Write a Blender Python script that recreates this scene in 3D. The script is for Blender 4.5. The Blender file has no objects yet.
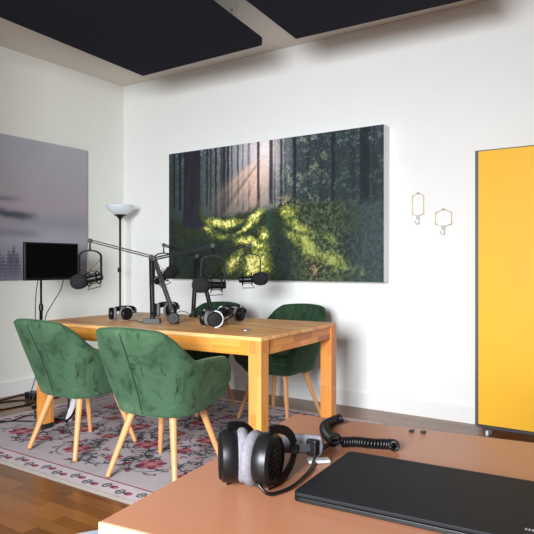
import bpy, bmesh, math, random
import numpy as np
from mathutils import Vector, Matrix

PI = math.pi
R = math.radians
C = bpy.context.scene.collection
scene = bpy.context.scene

# ------------------------------------------------------------------ camera
cam_data = bpy.data.cameras.new('camera')
cam_data.sensor_width = 36.0
cam_data.lens = 597.5 / 534 * 36.0
cam_data.shift_y = -0.0036
cam_data.clip_start = 0.05
cam = bpy.data.objects.new('camera', cam_data)
cam.location = (4.782, -4.402, 1.141)
cam.rotation_euler = (R(90), 0, 0.5913)
C.objects.link(cam)
scene.camera = cam

# ------------------------------------------------------------------ world, lights, exposure
world = bpy.data.worlds.new('world')
scene.world = world
world.use_nodes = True
bgn = world.node_tree.nodes['Background']
bgn.inputs[0].default_value = (0.80, 0.90, 1.0, 1)
bgn.inputs[1].default_value = 1.2
vs = scene.view_settings
vs.view_transform = 'Standard'
vs.look = 'None'
vs.gamma = 1
vs.use_curve_mapping = False
vs.exposure = 0.0


def area(name, loc, rot, sx, sy, power, col, spread=180):
    l = bpy.data.lights.new(name, 'AREA')
    l.shape = 'RECTANGLE'
    l.size = sx
    l.size_y = sy
    l.energy = power
    l.color = col
    l.spread = R(spread)
    o = bpy.data.objects.new(name, l)
    o.location = loc
    o.rotation_euler = rot
    C.objects.link(o)
    return o


# daylight entering through the two windows in the wall behind the camera
area('daylight_main', (4.35, -6.56, 1.72), (R(70), 0, R(27)), 1.7, 1.4, 245, (0.92, 0.965, 1.0), 106)
0 and area('daylight_side', (1.9, -6.56, 1.45), (R(77), 0, 0), 1.5, 1.7, 5, (0.92, 0.965, 1.0), 110)


# ------------------------------------------------------------------ materials
def s2l(c):
    return tuple(((x / 255) / 12.92 if x / 255 <= 0.04045 else ((x / 255 + 0.055) / 1.055) ** 2.4) for x in c)


class NT:
    def __init__(self, name):
        self.m = bpy.data.materials.new(name)
        self.m.use_nodes = True
        self.t = self.m.node_tree
        self.b = self.t.nodes['Principled BSDF']

    def n(self, kind, **kw):
        nd = self.t.nodes.new(kind)
        for k, v in kw.items():
            if k[0] == '_':
                nd.inputs[k[1:].replace('_', ' ')].default_value = v
            else:
                setattr(nd, k, v)
        return nd

    def l(self, a, ao, b, bi):
        self.t.links.new(a.outputs[ao], b.inputs[bi])

    def ramp(self, pts):
        r = self.t.nodes.new('ShaderNodeValToRGB')
        e = r.color_ramp.elements
        while len(e) < len(pts):
            e.new(0.5)
        for k, (p, c) in enumerate(pts):
            e[k].position = p
            e[k].color = tuple(c) + (1,) if len(c) == 3 else c
        return r


def mat(name, rgb, rough=0.5, metal=0.0, spec=0.5, noise=0.0, nscale=20, bump=0.0, coat=0.0, linear=False):
    q = NT(name)
    c = rgb if linear else s2l(rgb)
    b = q.b
    b.inputs['Base Color'].default_value = (*c, 1)
    b.inputs['Roughness'].default_value = rough
    b.inputs['Metallic'].default_value = metal
    b.inputs['Specular IOR Level'].default_value = spec
    b.inputs['Coat Weight'].default_value = coat
    tc = q.n('ShaderNodeTexCoord')
    nz = q.n('ShaderNodeTexNoise', _Scale=nscale, _Detail=4.0)
    q.l(tc, 'Object', nz, 'Vector')
    lo = tuple(x * (1 - noise) for x in c)
    hi = tuple(min(1, x * (1 + noise)) for x in c)
    r = q.ramp([(0.3, lo), (0.7, hi)])
    q.l(nz, 'Fac', r, 'Fac')
    q.l(r, 'Color', b, 'Base Color')
    if bump:
        bp = q.n('ShaderNodeBump', _Strength=bump, _Distance=0.002)
        q.l(nz, 'Fac', bp, 'Height')
        q.l(bp, 'Normal', b, 'Normal')
    return q.m


M = {}
M['wall'] = mat('wall_paint', (240, 240, 238), 0.85, noise=0.01, nscale=6, bump=0.05)
M['wall_l'] = mat('side_wall_paint', (234, 234, 227), 0.85, noise=0.01, nscale=6, bump=0.05)
M['wall_grey'] = mat('bounce_cut_grey', (150, 148, 142), 0.9, noise=0.01, nscale=6)  # grey picked to cut fill light bounced off walls out of view
M['ceil'] = mat('ceiling_paint', (222, 214, 205), 0.9, noise=0.01, nscale=4)
M['trim'] = mat('trim_paint', (236, 236, 235), 0.5, noise=0.01)
M['black'] = mat('black_plastic', (12, 12, 14), 0.38, noise=0.1, spec=0.35)
M['blackmatte'] = mat('matte_black_metal', (20, 21, 24), 0.5, noise=0.05, spec=0.15)
M['boom'] = mat('dark_grey_metal', (26, 27, 30), 0.5, metal=0.0, spec=0.25, noise=0.05)
M['foam'] = mat('black_foam', (24, 24, 27), 0.95, noise=0.4, nscale=400, bump=0.6)
M['steel'] = mat('steel', (170, 172, 178), 0.3, metal=0.9, noise=0.03)
M['silver'] = mat('silver_plastic', (205, 205, 210), 0.35, noise=0.03)
M['velour'] = mat('grey_velour', (108, 105, 112), 0.95, noise=0.18, nscale=140, bump=0.5)
M['screen'] = mat('screen_glass', (3, 3, 4), 0.6, noise=0.05, spec=0.08)
M['raft'] = mat('acoustic_felt', (42, 44, 54), 0.95, noise=0.12, nscale=300, bump=0.3, spec=0.1)
M['brass'] = mat('brass', (196, 160, 96), 0.35, metal=0.7, noise=0.05)
M['clear'] = mat('pale_plastic', (215, 212, 208), 0.35, noise=0.02)
M['shade'] = mat('frosted_glass_shade', (232, 240, 246), 0.35, noise=0.01)
M['white'] = mat('white_plastic', (225, 225, 228), 0.4, noise=0.02)
M['yellow'] = mat('yellow_board', (246, 184, 42), 0.5, noise=0.015, nscale=3, spec=0.35)
M['alu'] = mat('grey_aluminium', (84, 85, 84), 0.45, metal=0.2, noise=0.04)
M['darkframe'] = mat('dark_grey_frame', (62, 60, 62), 0.5, metal=0.2, noise=0.04)
M['laptop'] = mat('laptop_shell', (22, 23, 26), 0.55, noise=0.04, nscale=3, spec=0.18)
M['desk'] = mat('peach_laminate', (164, 111, 82), 0.33, noise=0.035, nscale=5, spec=0.45)
M['deskedge'] = mat('maple_edge', (198, 164, 116), 0.5, noise=0.03)
M['canvas'] = mat('white_canvas_edge', (226, 227, 228), 0.7, noise=0.01)
M['greyedge'] = mat('grey_canvas_edge', (120, 118, 122), 0.7, noise=0.02)
M['stool'] = mat('pale_blue_vinyl', (180, 194, 212), 0.45, noise=0.02)
M['felt'] = mat('black_felt', (20, 18, 17), 0.9, noise=0.1)
M['tag'] = mat('lime_paper', (178, 184, 80), 0.7, noise=0.05)
M['logo'] = mat('grey_print', (140, 140, 142), 0.5, noise=0.02)


def velvet(name, base, dark, light):
    q = NT(name)
    tc = q.n('ShaderNodeTexCoord')
    n1 = q.n('ShaderNodeTexNoise', _Scale=5.5, _Detail=5.0, _Roughness=0.6, _Distortion=0.8)
    q.l(tc, 'Object', n1, 'Vector')
    r1 = q.ramp([(0.30, s2l(dark)), (0.46, s2l(base)), (0.56, s2l(base)), (0.72, s2l(light))])
    q.l(n1, 'Fac', r1, 'Fac')
    mpv = q.n('ShaderNodeMapping')
    mpv.inputs['Scale'].default_value = (11, 11, 7)
    q.l(tc, 'Object', mpv, 'Vector')
    n3 = q.n('ShaderNodeTexNoise', _Scale=1.0, _Detail=3.0, _Distortion=1.5)
    q.l(mpv, 'Vector', n3, 'Vector')
    r3 = q.ramp([(0.31, (0.3, 0.36, 0.3)), (0.40, (1, 1, 1)), (1.0, (1, 1, 1))])
    q.l(n3, 'Fac', r3, 'Fac')
    mm = q.n('ShaderNodeMix', data_type='RGBA', blend_type='MULTIPLY')
    mm.inputs[0].default_value = 0.8
    q.t.links.new(r1.outputs['Color'], mm.inputs[6])
    q.t.links.new(r3.outputs['Color'], mm.inputs[7])
    q.t.links.new(mm.outputs[2], q.b.inputs['Base Color'])
    q.b.inputs['Roughness'].default_value = 0.8
    q.b.inputs['Specular IOR Level'].default_value = 0.2
    q.b.inputs['Sheen Weight'].default_value = 0.35
    q.b.inputs['Sheen Roughness'].default_value = 0.35
    q.b.inputs['Sheen Tint'].default_value = (*s2l((150, 190, 152)), 1)
    n2 = q.n('ShaderNodeTexNoise', _Scale=300.0, _Detail=2.0)
    q.l(tc, 'Object', n2, 'Vector')
    bp = q.n('ShaderNodeBump', _Strength=0.15, _Distance=0.001)
    q.l(n2, 'Fac', bp, 'Height')
    q.l(bp, 'Normal', q.b, 'Normal')
    return q.m


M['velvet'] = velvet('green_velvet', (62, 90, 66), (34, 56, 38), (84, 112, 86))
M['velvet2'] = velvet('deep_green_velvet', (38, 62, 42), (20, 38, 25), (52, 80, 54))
M['seam'] = mat('dark_green_seam', (20, 42, 26), 0.9, noise=0.1)


def wood(name, pal, axis='X', stave=0.045, length=0.35, rough=0.42, grain=1.0):
    """edge-glued staves running along the given object axis"""
    q = NT(name)
    tc = q.n('ShaderNodeTexCoord')
    sep = q.n('ShaderNodeSeparateXYZ')
    q.l(tc, 'Object', sep, 'Vector')
    cmb = q.n('ShaderNodeCombineXYZ')
    other = {'X': 'YZ', 'Y': 'XZ', 'Z': 'XY'}[axis]
    q.l(sep, axis, cmb, 'X')
    ad = q.n('ShaderNodeMath', operation='ADD')
    q.l(sep, other[0], ad, 0)
    q.l(sep, other[1], ad, 1)
    q.l(ad, 0, cmb, 'Y')
    br = q.n('ShaderNodeTexBrick')
    br.offset = 0.37
    br.offset_frequency = 2
    br.inputs['Scale'].default_value = 1.0
    br.inputs['Brick Width'].default_value = length
    br.inputs['Row Height'].default_value = stave
    br.inputs['Mortar Size'].default_value = 0.0004
    br.inputs['Color1'].default_value = (0, 0, 0, 1)
    br.inputs['Color2'].default_value = (1, 1, 1, 1)
    br.inputs['Mortar'].default_value = (0.2, 0.2, 0.2, 1)
    q.l(cmb, 'Vector', br, 'Vector')
    n = len(pal)
    r = q.ramp([((k) / (n - 1), s2l(c)) for k, c in enumerate(pal)])
    q.l(br, 'Color', r, 'Fac')
    mp = q.n('ShaderNodeMapping')
    mp.inputs['Scale'].default_value = {'X': (3, 60, 60), 'Y': (60, 3, 60), 'Z': (60, 60, 3)}[axis]
    q.l(tc, 'Object', mp, 'Vector')
    nz = q.n('ShaderNodeTexNoise', _Scale=1.0, _Detail=4.0)
    q.l(mp, 'Vector', nz, 'Vector')
    g = q.ramp([(0.3, (0.82, 0.78, 0.72)), (0.65, (1, 1, 1))])
    q.l(nz, 'Fac', g, 'Fac')
    mx = q.n('ShaderNodeMix', data_type='RGBA', blend_type='MULTIPLY')
    mx.inputs[0].default_value = grain
    q.t.links.new(r.outputs['Color'], mx.inputs[6])
    q.t.links.new(g.outputs['Color'], mx.inputs[7])
    q.t.links.new(mx.outputs[2], q.b.inputs['Base Color'])
    q.b.inputs['Roughness'].default_value = rough
    return q.m


pal_t = [(218, 150, 88), (238, 174, 106), (244, 186, 120), (252, 204, 140)]
M['wood_x'] = wood('butcher_block_top', pal_t, 'X', 0.045, 0.42)
M['wood_x2'] = wood('beech_rail', [(206, 126, 46), (230, 152, 62), (238, 168, 84)], 'X', 0.05, 0.3)
M['wood_y2'] = wood('beech_rail_short', [(186, 108, 44), (222, 144, 66), (234, 166, 86)], 'Y', 0.05, 0.24)
M['wood_z'] = wood('beech_leg', [(204, 128, 58), (222, 148, 72), (232, 166, 92)], 'Z', 0.045, 0.33)
M['legwood'] = wood('turned_beech', [(206, 150, 98), (212, 156, 102)], 'Z', 1, 1, rough=0.45, grain=0.6)
M['floor'] = _fl = wood('oak_strip_parquet', [(104, 58, 20), (114, 65, 23), (124, 74, 29), (138, 86, 38)], 'X', 0.07, 0.5, rough=0.24, grain=0.8)

_fb = _fl.node_tree.nodes['Principled BSDF']
_fb.inputs['Coat Weight'].default_value = 0.0
_fb.inputs['Specular IOR Level'].default_value = 0.5
_fb.inputs['Coat Roughness'].default_value = 0.12
vc = NT('printed_surface')
vcn = vc.n('ShaderNodeAttribute', attribute_name='Col')
vc.l(vcn, 'Color', vc.b, 'Base Color')
vc.b.inputs['Roughness'].default_value = 0.6
vc.b.inputs['Specular IOR Level'].default_value = 0.25
M['print'] = vc.m
vr = NT('woven_rug')
vrn = vr.n('ShaderNodeAttribute', attribute_name='Col')
vr.l(vrn, 'Color', vr.b, 'Base Color')
vr.b.inputs['Roughness'].default_value = 0.95
vr.b.inputs['Specular IOR Level'].default_value = 0.1
_tc = vr.n('ShaderNodeTexCoord')
_nz = vr.n('ShaderNodeTexNoise', _Scale=350.0, _Detail=2.0)
vr.l(_tc, 'Object', _nz, 'Vector')
_bp = vr.n('ShaderNodeBump', _Strength=0.4, _Distance=0.002)
vr.l(_nz, 'Fac', _bp, 'Height')
vr.l(_bp, 'Normal', vr.b, 'Normal')
M['rug'] = vr.m

# ------------------------------------------------------------------ mesh helpers


def obj(name, bm, m, parent=None, smooth=False, label=None, bevel=0.0, auto=None):
    me = bpy.data.meshes.new(name)
    bmesh.ops.recalc_face_normals(bm, faces=bm.faces)
    bm.to_mesh(me)
    bm.free()
    for x in (m if isinstance(m, (list, tuple)) else [m]):
        me.materials.append(x)
    if smooth:
        for p in me.polygons:
            p.use_smooth = True
        if auto:
            try:
                me.set_sharp_from_angle(angle=R(auto))
            except Exception:
                pass
    o = bpy.data.objects.new(name, me)
    C.objects.link(o)
    if parent:
        o.parent = parent
    if label:
        o['label'] = label
    if bevel:
        b = o.modifiers.new('bevel', 'BEVEL')
        b.width = bevel
        b.segments = 3
        b.limit_method = 'ANGLE'
        b.angle_limit = R(40)
    return o


def thing(name, label, cat, loc=(0, 0, 0), rotz=0, group=None):
    o = bpy.data.objects.new(name, None)
    o.empty_display_size = 0.1
    C.objects.link(o)
    o.location = loc
    o.rotation_euler = (0, 0, rotz)
    o['label'] = label
    o['category'] = cat
    if group:
        o['group'] = group
    return o


def tag(o, label, cat, group=None):
    o['label'] = label
    o['category'] = cat
    if group:
        o['group'] = group
    return o


def struct(o):
    o['kind'] = 'structure'
    return o


def dup(root, loc, rotz, label, group=None):
    r = root.copy()
    C.objects.link(r)
    r.location = loc
    r.rotation_euler = (0, 0, rotz)
    r['label'] = label
    if group:
        r['group'] = group
    for ch in list(root.children):
        c = ch.copy()
        C.objects.link(c)
        c.parent = r
        for g in list(ch.children):
            d = g.copy()
            C.objects.link(d)
            d.parent = c
    return r


def box(bm, x0, x1, y0, y1, z0, z1, mtx=None):
    vs_ = [bm.verts.new((x, y, z)) for z in (z0, z1) for x, y in ((x0, y0), (x1, y0), (x1, y1), (x0, y1))]
    if mtx is not None:
        for v in vs_:
            v.co = mtx @ v.co
    for f in ((0, 3, 2, 1), (4, 5, 6, 7), (0, 1, 5, 4), (1, 2, 6, 5), (2, 3, 7, 6), (3, 0, 4, 7)):
        bm.faces.new([vs_[i] for i in f])
    return vs_


def nb():
    return bmesh.new()


def bx(*a, mtx=None):
    bm = nb()
    box(bm, *a, mtx=mtx)
    return bm


def frame_at(d):
    d = Vector(d).normalized()
    up = Vector((0, 0, 1)) if abs(d.z) < 0.95 else Vector((1, 0, 0))
    x = d.cross(up).normalized()
    y = x.cross(d).normalized()
    return x, y, d


def tube(bm, pts, r, n=10, caps=True, closed=False):
    """round tube along points with parallel-transported frames"""
    pts = [Vector(p) for p in pts]
    N = len(pts)
    rs = r if isinstance(r, (list, tuple)) else [r] * N
    rings = []
    px = None
    for i, p in enumerate(pts):
        if closed:
            d = (pts[(i + 1) % N] - pts[i - 1])
        else:
            d = pts[min(i + 1, N - 1)] - pts[max(i - 1, 0)]
        d.normalize()
        if px is None:
            x, y, _ = frame_at(d)
        else:
            x = (px - d * px.dot(d))
            if x.length < 1e-6:
                x, y, _ = frame_at(d)
            x.normalize()
            y = d.cross(x)
        px = x
        rings.append([bm.verts.new(p + (x * math.cos(a) + y * math.sin(a)) * rs[i]) for a in [2 * PI * k / n for k in range(n)]])
    M_ = N if closed else N - 1
    for i in range(M_):
        a, b = rings[i], rings[(i + 1) % N]
        for k in range(n):
            bm.faces.new((a[k], a[(k + 1) % n], b[(k + 1) % n], b[k]))
    if caps and not closed:
        bm.faces.new(rings[0][::-1])
        bm.faces.new(rings[-1])


def bar(bm, p, q, w, h):
    """rectangular bar from p to q"""
    p, q = Vector(p), Vector(q)
    x, y, d = frame_at(q - p)
    c = []
    for e in (p, q):
        c += [bm.verts.new(e + x * sx * w / 2 + y * sy * h / 2) for sx, sy in ((-1, -1), (1, -1), (1, 1), (-1, 1))]
    for f in ((0, 3, 2, 1), (4, 5, 6, 7), (0, 1, 5, 4), (1, 2, 6, 5), (2, 3, 7, 6), (3, 0, 4, 7)):
        bm.faces.new([c[i] for i in f])


def lathe(bm, prof, n=32, mtx=None, cap=True):
    """profile of (radius, height) about local Z"""
    mtx = mtx or Matrix()
    rings = []
    for r, z in prof:
        if r < 1e-5:
            rings.append([bm.verts.new(mtx @ Vector((0, 0, z)))])
        else:
            rings.append([bm.verts.new(mtx @ Vector((r * math.cos(2 * PI * k / n), r * math.sin(2 * PI * k / n), z))) for k in range(n)])
    for a, b in zip(rings[:-1], rings[1:]):
        for k in range(n):
            k2 = (k + 1) % n
            if len(a) == 1 and len(b) == 1:
                continue
            if len(a) == 1:
                bm.faces.new((a[0], b[k2], b[k]))
            elif len(b) == 1:
                bm.faces.new((a[k], a[k2], b[0]))
            else:
                bm.faces.new((a[k], a[k2], b[k2], b[k]))
    if cap:
        if len(rings[0]) > 1:
            bm.faces.new(rings[0][::-1])
        if len(rings[-1]) > 1:
            bm.faces.new(rings[-1])


def zto(d, loc=(0, 0, 0)):
    """matrix whose Z axis points along d"""
    x, y, z = frame_at(d)
    m = Matrix((x, y, z)).transposed().to_4x4()
    m.translation = Vector(loc)
    return m


def rprism(bm, pts, z0, z1, r=0.0):
    """prism over a plan outline"""
    lo = [bm.verts.new((x, y, z0)) for x, y in pts]
    hi = [bm.verts.new((x, y, z1)) for x, y in pts]
    n = len(pts)
    for k in range(n):
        bm.faces.new((lo[k], lo[(k + 1) % n], hi[(k + 1) % n], hi[k]))
    bm.faces.new(lo[::-1])
    bm.faces.new(hi)


def round_poly(pts, r, seg=5):
    out = []
    n = len(pts)
    for i in range(n):
        p0, p, p1 = Vector(pts[i - 1]), Vector(pts[i]), Vector(pts[(i + 1) % n])
        rr = r[i] if isinstance(r, (list, tuple)) else r
        if rr <= 0:
            out.append(tuple(p))
            continue
        a = p + (p0 - p).normalized() * rr
        b = p + (p1 - p).normalized() * rr
        for k in range(seg + 1):
            t = k / seg
            out.append(tuple((a * (1 - t) + p * t) * (1 - t) + (p * (1 - t) + b * t) * t))
    return out


def spline(pts, n=12):
    pts = [Vector(p) for p in pts]
    out = []
    P = [pts[0] * 2 - pts[1]] + pts + [pts[-1] * 2 - pts[-2]]
    for i in range(1, len(P) - 2):
        for k in range(n):
            t = k / n
            a, b, c, d = P[i - 1], P[i], P[i + 1], P[i + 2]
            out.append(0.5 * ((2 * b) + (c - a) * t + (2 * a - 5 * b + 4 * c - d) * t * t + (-a + 3 * b - 3 * c + d) * t ** 3))
    out.append(pts[-1])
    return out


def painted(name, O, U, V, rgb, m, parent=None):
    """dense grid from O along U and V carrying a printed pattern; rgb = (rows, cols, 3) linear"""
    ny, nx = rgb.shape[:2]
    u = np.linspace(0, 1, nx)
    v = np.linspace(0, 1, ny)
    O, U, V = map(lambda a: np.array(a, float), (O, U, V))
    co = O + u[None, :, None] * U + v[:, None, None] * V
    co = co.reshape(-1, 3)
    idx = np.arange(nx * ny).reshape(ny, nx)
    q = np.stack([idx[:-1, :-1], idx[:-1, 1:], idx[1:, 1:], idx[1:, :-1]], -1).reshape(-1)
    nf = (nx - 1) * (ny - 1)
    me = bpy.data.meshes.new(name)
    me.vertices.add(nx * ny)
    me.vertices.foreach_set('co', co.astype(np.float32).ravel())
    me.loops.add(nf * 4)
    me.loops.foreach_set('vertex_index', q.astype(np.int32))
    me.polygons.add(nf)
    me.polygons.foreach_set('loop_start', np.arange(0, nf * 4, 4, dtype=np.int32))
    me.update(calc_edges=True)
    at = me.color_attributes.new('Col', 'FLOAT_COLOR', 'POINT')
    col = np.ones((nx * ny, 4), np.float32)
    col[:, :3] = rgb.reshape(-1, 3)
    at.data.foreach_set('color', col.ravel())
    me.materials.append(m)
    o = bpy.data.objects.new(name, me)
    C.objects.link(o)
    if parent:
        o.parent = parent
    return o


rng = np.random.default_rng(7)


def vnoise(ny, nx, cy, cx):
    """smooth value noise with cy x cx cells"""
    g = rng.random((cy + 2, cx + 2))
    y = np.linspace(0, cy, ny)
    x = np.linspace(0, cx, nx)
    yi = np.minimum(y.astype(int), cy)
    xi = np.minimum(x.astype(int), cx)
    fy = (y - yi)[:, None]
    fx = (x - xi)[None, :]
    fy = fy * fy * (3 - 2 * fy)
    fx = fx * fx * (3 - 2 * fx)
    a = g[yi][:, xi]
    b = g[yi][:, xi + 1]
    c = g[yi + 1][:, xi]
    d = g[yi + 1][:, xi + 1]
    return (a * (1 - fx) + b * fx) * (1 - fy) + (c * (1 - fx) + d * fx) * fy


def fbm(ny, nx, cy, cx, o=4, p=0.55):
    s = 0
    w = 0
    a = 1
    for k in range(o):
        s = s + a * vnoise(ny, nx, cy * 2 ** k, cx * 2 ** k)
        w += a
        a *= p
    return s / w


def sstep(a, b, x):
    t = np.clip((x - a) / (b - a), 0, 1)
    return t * t * (3 - 2 * t)


def mixc(img, col, a):
    c = np.array(col, float)
    return img * (1 - a[..., None]) + c * a[..., None]


def lin(img):
    x = np.clip(img, 0, 255) / 255
    return np.where(x <= 0.04045, x / 12.92, ((x + 0.055) / 1.055) ** 2.4)


# ------------------------------------------------------------------ room shell
RX, RY, H = 6.3, -6.5, 3.03
o = struct(obj('floor', bx(0, RX, RY, 0, -0.1, 0), M['floor']))
o = struct(obj('ceiling', bx(0, RX, RY, 0, H, H + 0.1), M['ceil']))
struct(obj('wall_back', bx(-0.1, RX + 0.1, 0, 0.1, -0.1, H + 0.1), M['wall']))
struct(obj('wall_left', bx(-0.1, 0, RY - 0.1, 0, -0.1, H + 0.1), M['wall_l']))
struct(obj('wall_right', bx(RX, RX + 0.1, RY - 0.1, 0, -0.1, H + 0.1), M['wall_grey']))
struct(obj('wall_shade_stub', bx(0, 1.55, -3.35, -3.25, 0, H), M['wall_grey']))  # unseen stub added to shade the left wall away from the corner
bm = nb()
W0, W1 = 0.45, 2.45
wins = [(1.1, 2.7), (3.6, 5.4)]
xs = [0, 1.1, 2.7, 3.6, 5.4, RX]
for i in range(5):
    if i % 2 == 0:
        box(bm, xs[i], xs[i + 1], RY - 0.1, RY, 0, H)
    else:
        box(bm, xs[i], xs[i + 1], RY - 0.1, RY, 0, W0)
        box(bm, xs[i], xs[i + 1], RY - 0.1, RY, W1, H)
struct(obj('wall_front', bm, M['wall_grey']))
for k, (a, b) in enumerate(wins):
    bm = nb()
    for x in (a, (a + b) / 2 - 0.025, b - 0.05):
        box(bm, x, x + 0.05, RY - 0.05, RY - 0.01, W0, W1)
    for z in (W0, W1 - 0.05):
        box(bm, a, b, RY - 0.05, RY - 0.01, z, z + 0.05)
    struct(obj('window_%d' % (k + 1), bm, M['trim']))
# skirting
bm = nb()
for a in (0,):
    box(bm, 0.0, RX, -0.016, 0, 0, 0.118)
    box(bm, 0.0, RX, -0.010, 0, 0.118, 0.127)
struct(obj('baseboard_back', bm, M['trim']))
struct(obj('baseboard_left', bx(0, 0.016, RY, -0.016, 0, 0.122), M['trim']))
# a very shallow ledge line in the plaster, just above head height of the picture
# ------------------------------------------------------------------ forest picture


def forest():
    nx, ny = 520, 282
    u = np.linspace(0, 1, nx)[None, :] * np.ones((ny, 1))
    v = np.linspace(0, 1, ny)[:, None] * np.ones((1, nx))
    asp = 1.85
    n1 = fbm(ny, nx, 14, 26, 4)
    n2 = fbm(ny, nx, 40, 74, 3, 0.8)
    n3 = fbm(ny, nx, 90, 160, 2, 0.8)
    n4 = fbm(ny, nx, 5, 9, 4)
    nf = np.clip((fbm(ny, nx, 60, 120, 3, .9) - .5) * 1.5 + .5, 0, 1)
    img = np.zeros((ny, nx, 3)) + np.array([54, 64, 64])
    # distant haze of the wood
    img = mixc(img, (84, 92, 88), sstep(0.45, 0.75, n2) * sstep(0.45, 0.7, v) * 0.7)
    img = mixc(img, (120, 130, 160), sstep(0.62, 0.78, n3) * sstep(0.8, 0.97, v) * 0.9)
    sx, sy = 0.515, 0.93
    dx = (u - sx) * asp
    dy = v - sy
    d = np.sqrt(dx * dx + dy * dy)
    ang = np.degrees(np.arctan2(-dy, -dx))      # 0 = left, 90 = down
    # bright sky gaps near the sun
    img = mixc(img, (206, 200, 214), np.exp(-(d / 0.38) ** 2) * 0.9 * sstep(0.35, 0.6, n2 * 0.6 + 0.25 + v * 0.2))
    # thin trunks behind
    for x, w, dark in [(0.03, .006, 1), (0.065, .008, 1), (0.215, .006, .8), (0.235, .005, .8), (0.262, .006, .9), (0.29, .005, .8), (0.305, .009, 1), (0.325, .007, 1),
                       (0.345, .004, .7), (0.375, .005, .8), (0.40, .004, .6), (0.43, .006, .8), (0.475, .009, .8), (0.535, .009, 1), (0.552, .004, .8), (0.582, .006, .9), (0.60, .004, .7), (0.64, .008, .9),
                       (0.70, .007, .8), (0.755, .008, .8), (0.81, .006, .8), (0.88, .012, .9), (0.93, .02, 1), (0.965, .01, 1)]:
        bot = 0.50 + 0.05 * math.sin(x * 40)
        m_ = (1 - sstep(w * .7, w * 1.2, np.abs(u - x + 0.006 * (n1 - .5)))) * sstep(bot, bot + .03, v)
        img = mixc(img, (30, 30, 36), m_ * dark * 0.85)
    # warm shafts of light fanning down from the sun
    ray = 0.55 + 0.45 * np.sin(ang * 0.55 + 2.0) * np.sin(ang * 0.21 + 0.6)
    fan = sstep(22, 40, ang) * (1 - sstep(70, 112, ang))
    shaft = fan * np.exp(-(d / 0.42) ** 2) * (0.45 + 0.55 * ray)
    img = mixc(img, (224, 178, 150), np.clip(shaft * 1.35, 0, 0.9))
    streak = np.exp(-((ang - 47) / 3.0) ** 2) * np.exp(-(d / 0.5) ** 2) * sstep(0.05, .15, d)
    img = mixc(img, (74, 66, 64), streak * 0.6)
    img = mixc(img, (255, 250, 240), np.exp(-(d / 0.07) ** 2))
    img = mixc(img, (235, 215, 215), np.exp(-(d / 0.19) ** 2) * 0.75)
    for x, w in [(0.535, .008), (0.475, .006), (0.582, .004)]:
        img = mixc(img, (48, 40, 46), (1 - sstep(w * .7, w * 1.2, np.abs(u - x))) * sstep(0.55, .6, v) * 0.8)
    # conifer branches at the right
    right = sstep(0.50, 0.66, u + 0.05 * (n1 - .5))
    fol = sstep(0.40, 0.60, n2 * .6 + n3 * .4 + 0.04)
    stripes = 0.5 + 0.5 * np.sin(v * 110 + np.abs(((u * 6.2 + .3) % 1) - .5) * 14 + n1 * 26 + n4 * 14)
    col = np.zeros((ny, nx, 3)) + np.array([36, 46, 50])
    col = mixc(col, (82, 98, 88), sstep(.46, .66, nf * .4 + n1 * .6) * (.15 + .85 * stripes) * 0.85)
    col = mixc(col, (150, 160, 120), sstep(.60, .72, nf * .6 + n1 * .4) * sstep(.95, .6, u) * 0.7)
    col = mixc(col, (120, 138, 104), sstep(0.6, 0.8, n2) * sstep(.8, .5, u) * 0.6)
    img = img * (1 - (right * sstep(.15, .5, v) * 0.82)[..., None]) + col * (right * sstep(.15, .5, v) * 0.82)[..., None]
    img = mixc(img, (120, 128, 170), sstep(0.60, 0.74, n3 * .5 + n2 * .5) * right * sstep(0.8, 0.97, v) * 0.8)
    for x, w in [(0.645, .006), (0.805, .006), (0.93, .018)]:
        img = mixc(img, (26, 32, 38), (1 - sstep(w * .7, w * 1.2, np.abs(u - x + 0.004 * n1))) * sstep(0.35, .45, v) * 0.75)
    # mossy ground
    w1 = (fbm(ny, nx, 6, 10, 4) - .5)
    w2 = (fbm(ny, nx, 6, 10, 4) - .5)
    U_, V_ = u + .05 * w1, v + .09 * w2
    hor = 0.47 + 0.05 * np.exp(-((u - .50) / .10) ** 2) + 0.06 * sstep(.52, .62, u) - 0.02 * sstep(.8, 1, u) + 0.05 * (n4 - .5)
    g = 1 - sstep(-0.03, 0.03, v - hor + .05 * (n2 - .5))
    gr = np.zeros((ny, nx, 3)) + np.array([42, 50, 36])
    fine = nf * .5 + n2 * .5

    def lobe(cx_, cy_, rx_, ry_, th):
        c, s_ = math.cos(th), math.sin(th)
        X, Y = (U_ - cx_) * asp, V_ - cy_
        return np.exp(-((X * c + Y * s_) / rx_) ** 2 - ((-X * s_ + Y * c) / ry_) ** 2)
    L = 0
    for q_ in [(.30, .43, .22, .035, -.12, .9), (.47, .46, .12, .03, .45, .9), (.42, .38, .16, .028, .5, .8), (.22, .40, .07, .03, -.5, .8), (.30, .33, .14, .035, -.2, .5),
               (.46, .12, .13, .12, .2, .95), (.36, .15, .12, .05, .7, .85), (.43, .26, .16, .035, -.15, .85), (.50, .33, .06, .05, 0, .8),
               (.62, .47, .07, .05, .3, .75), (.66, .36, .13, .05, -.5, .7), (.70, .24, .13, .045, -.6, .8), (.80, .14, .16, .05, -.35, .65), (.62, .30, .08, .04, -.4, .6), (.78, .28, .1, .05, -.5, .4), (.92, .06, .1, .05, 0, .35)]:
        L = np.maximum(L, q_[5] * lobe(*q_[:5]))
    L = np.clip(L * (.30 + 1.4 * fine) + .10 * sstep(.5, .7, fine), 0, 1)
    gr = mixc(gr, (98, 108, 52), sstep(.12, .45, L) * .9)
    gr = mixc(gr, (158, 160, 72), sstep(.38, .70, L) * .9)
    gr = mixc(gr, (228, 216, 130), sstep(.62, .85, L) * (.35 + .65 * (1 - sstep(.5, .6, u))) * .95)
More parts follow.
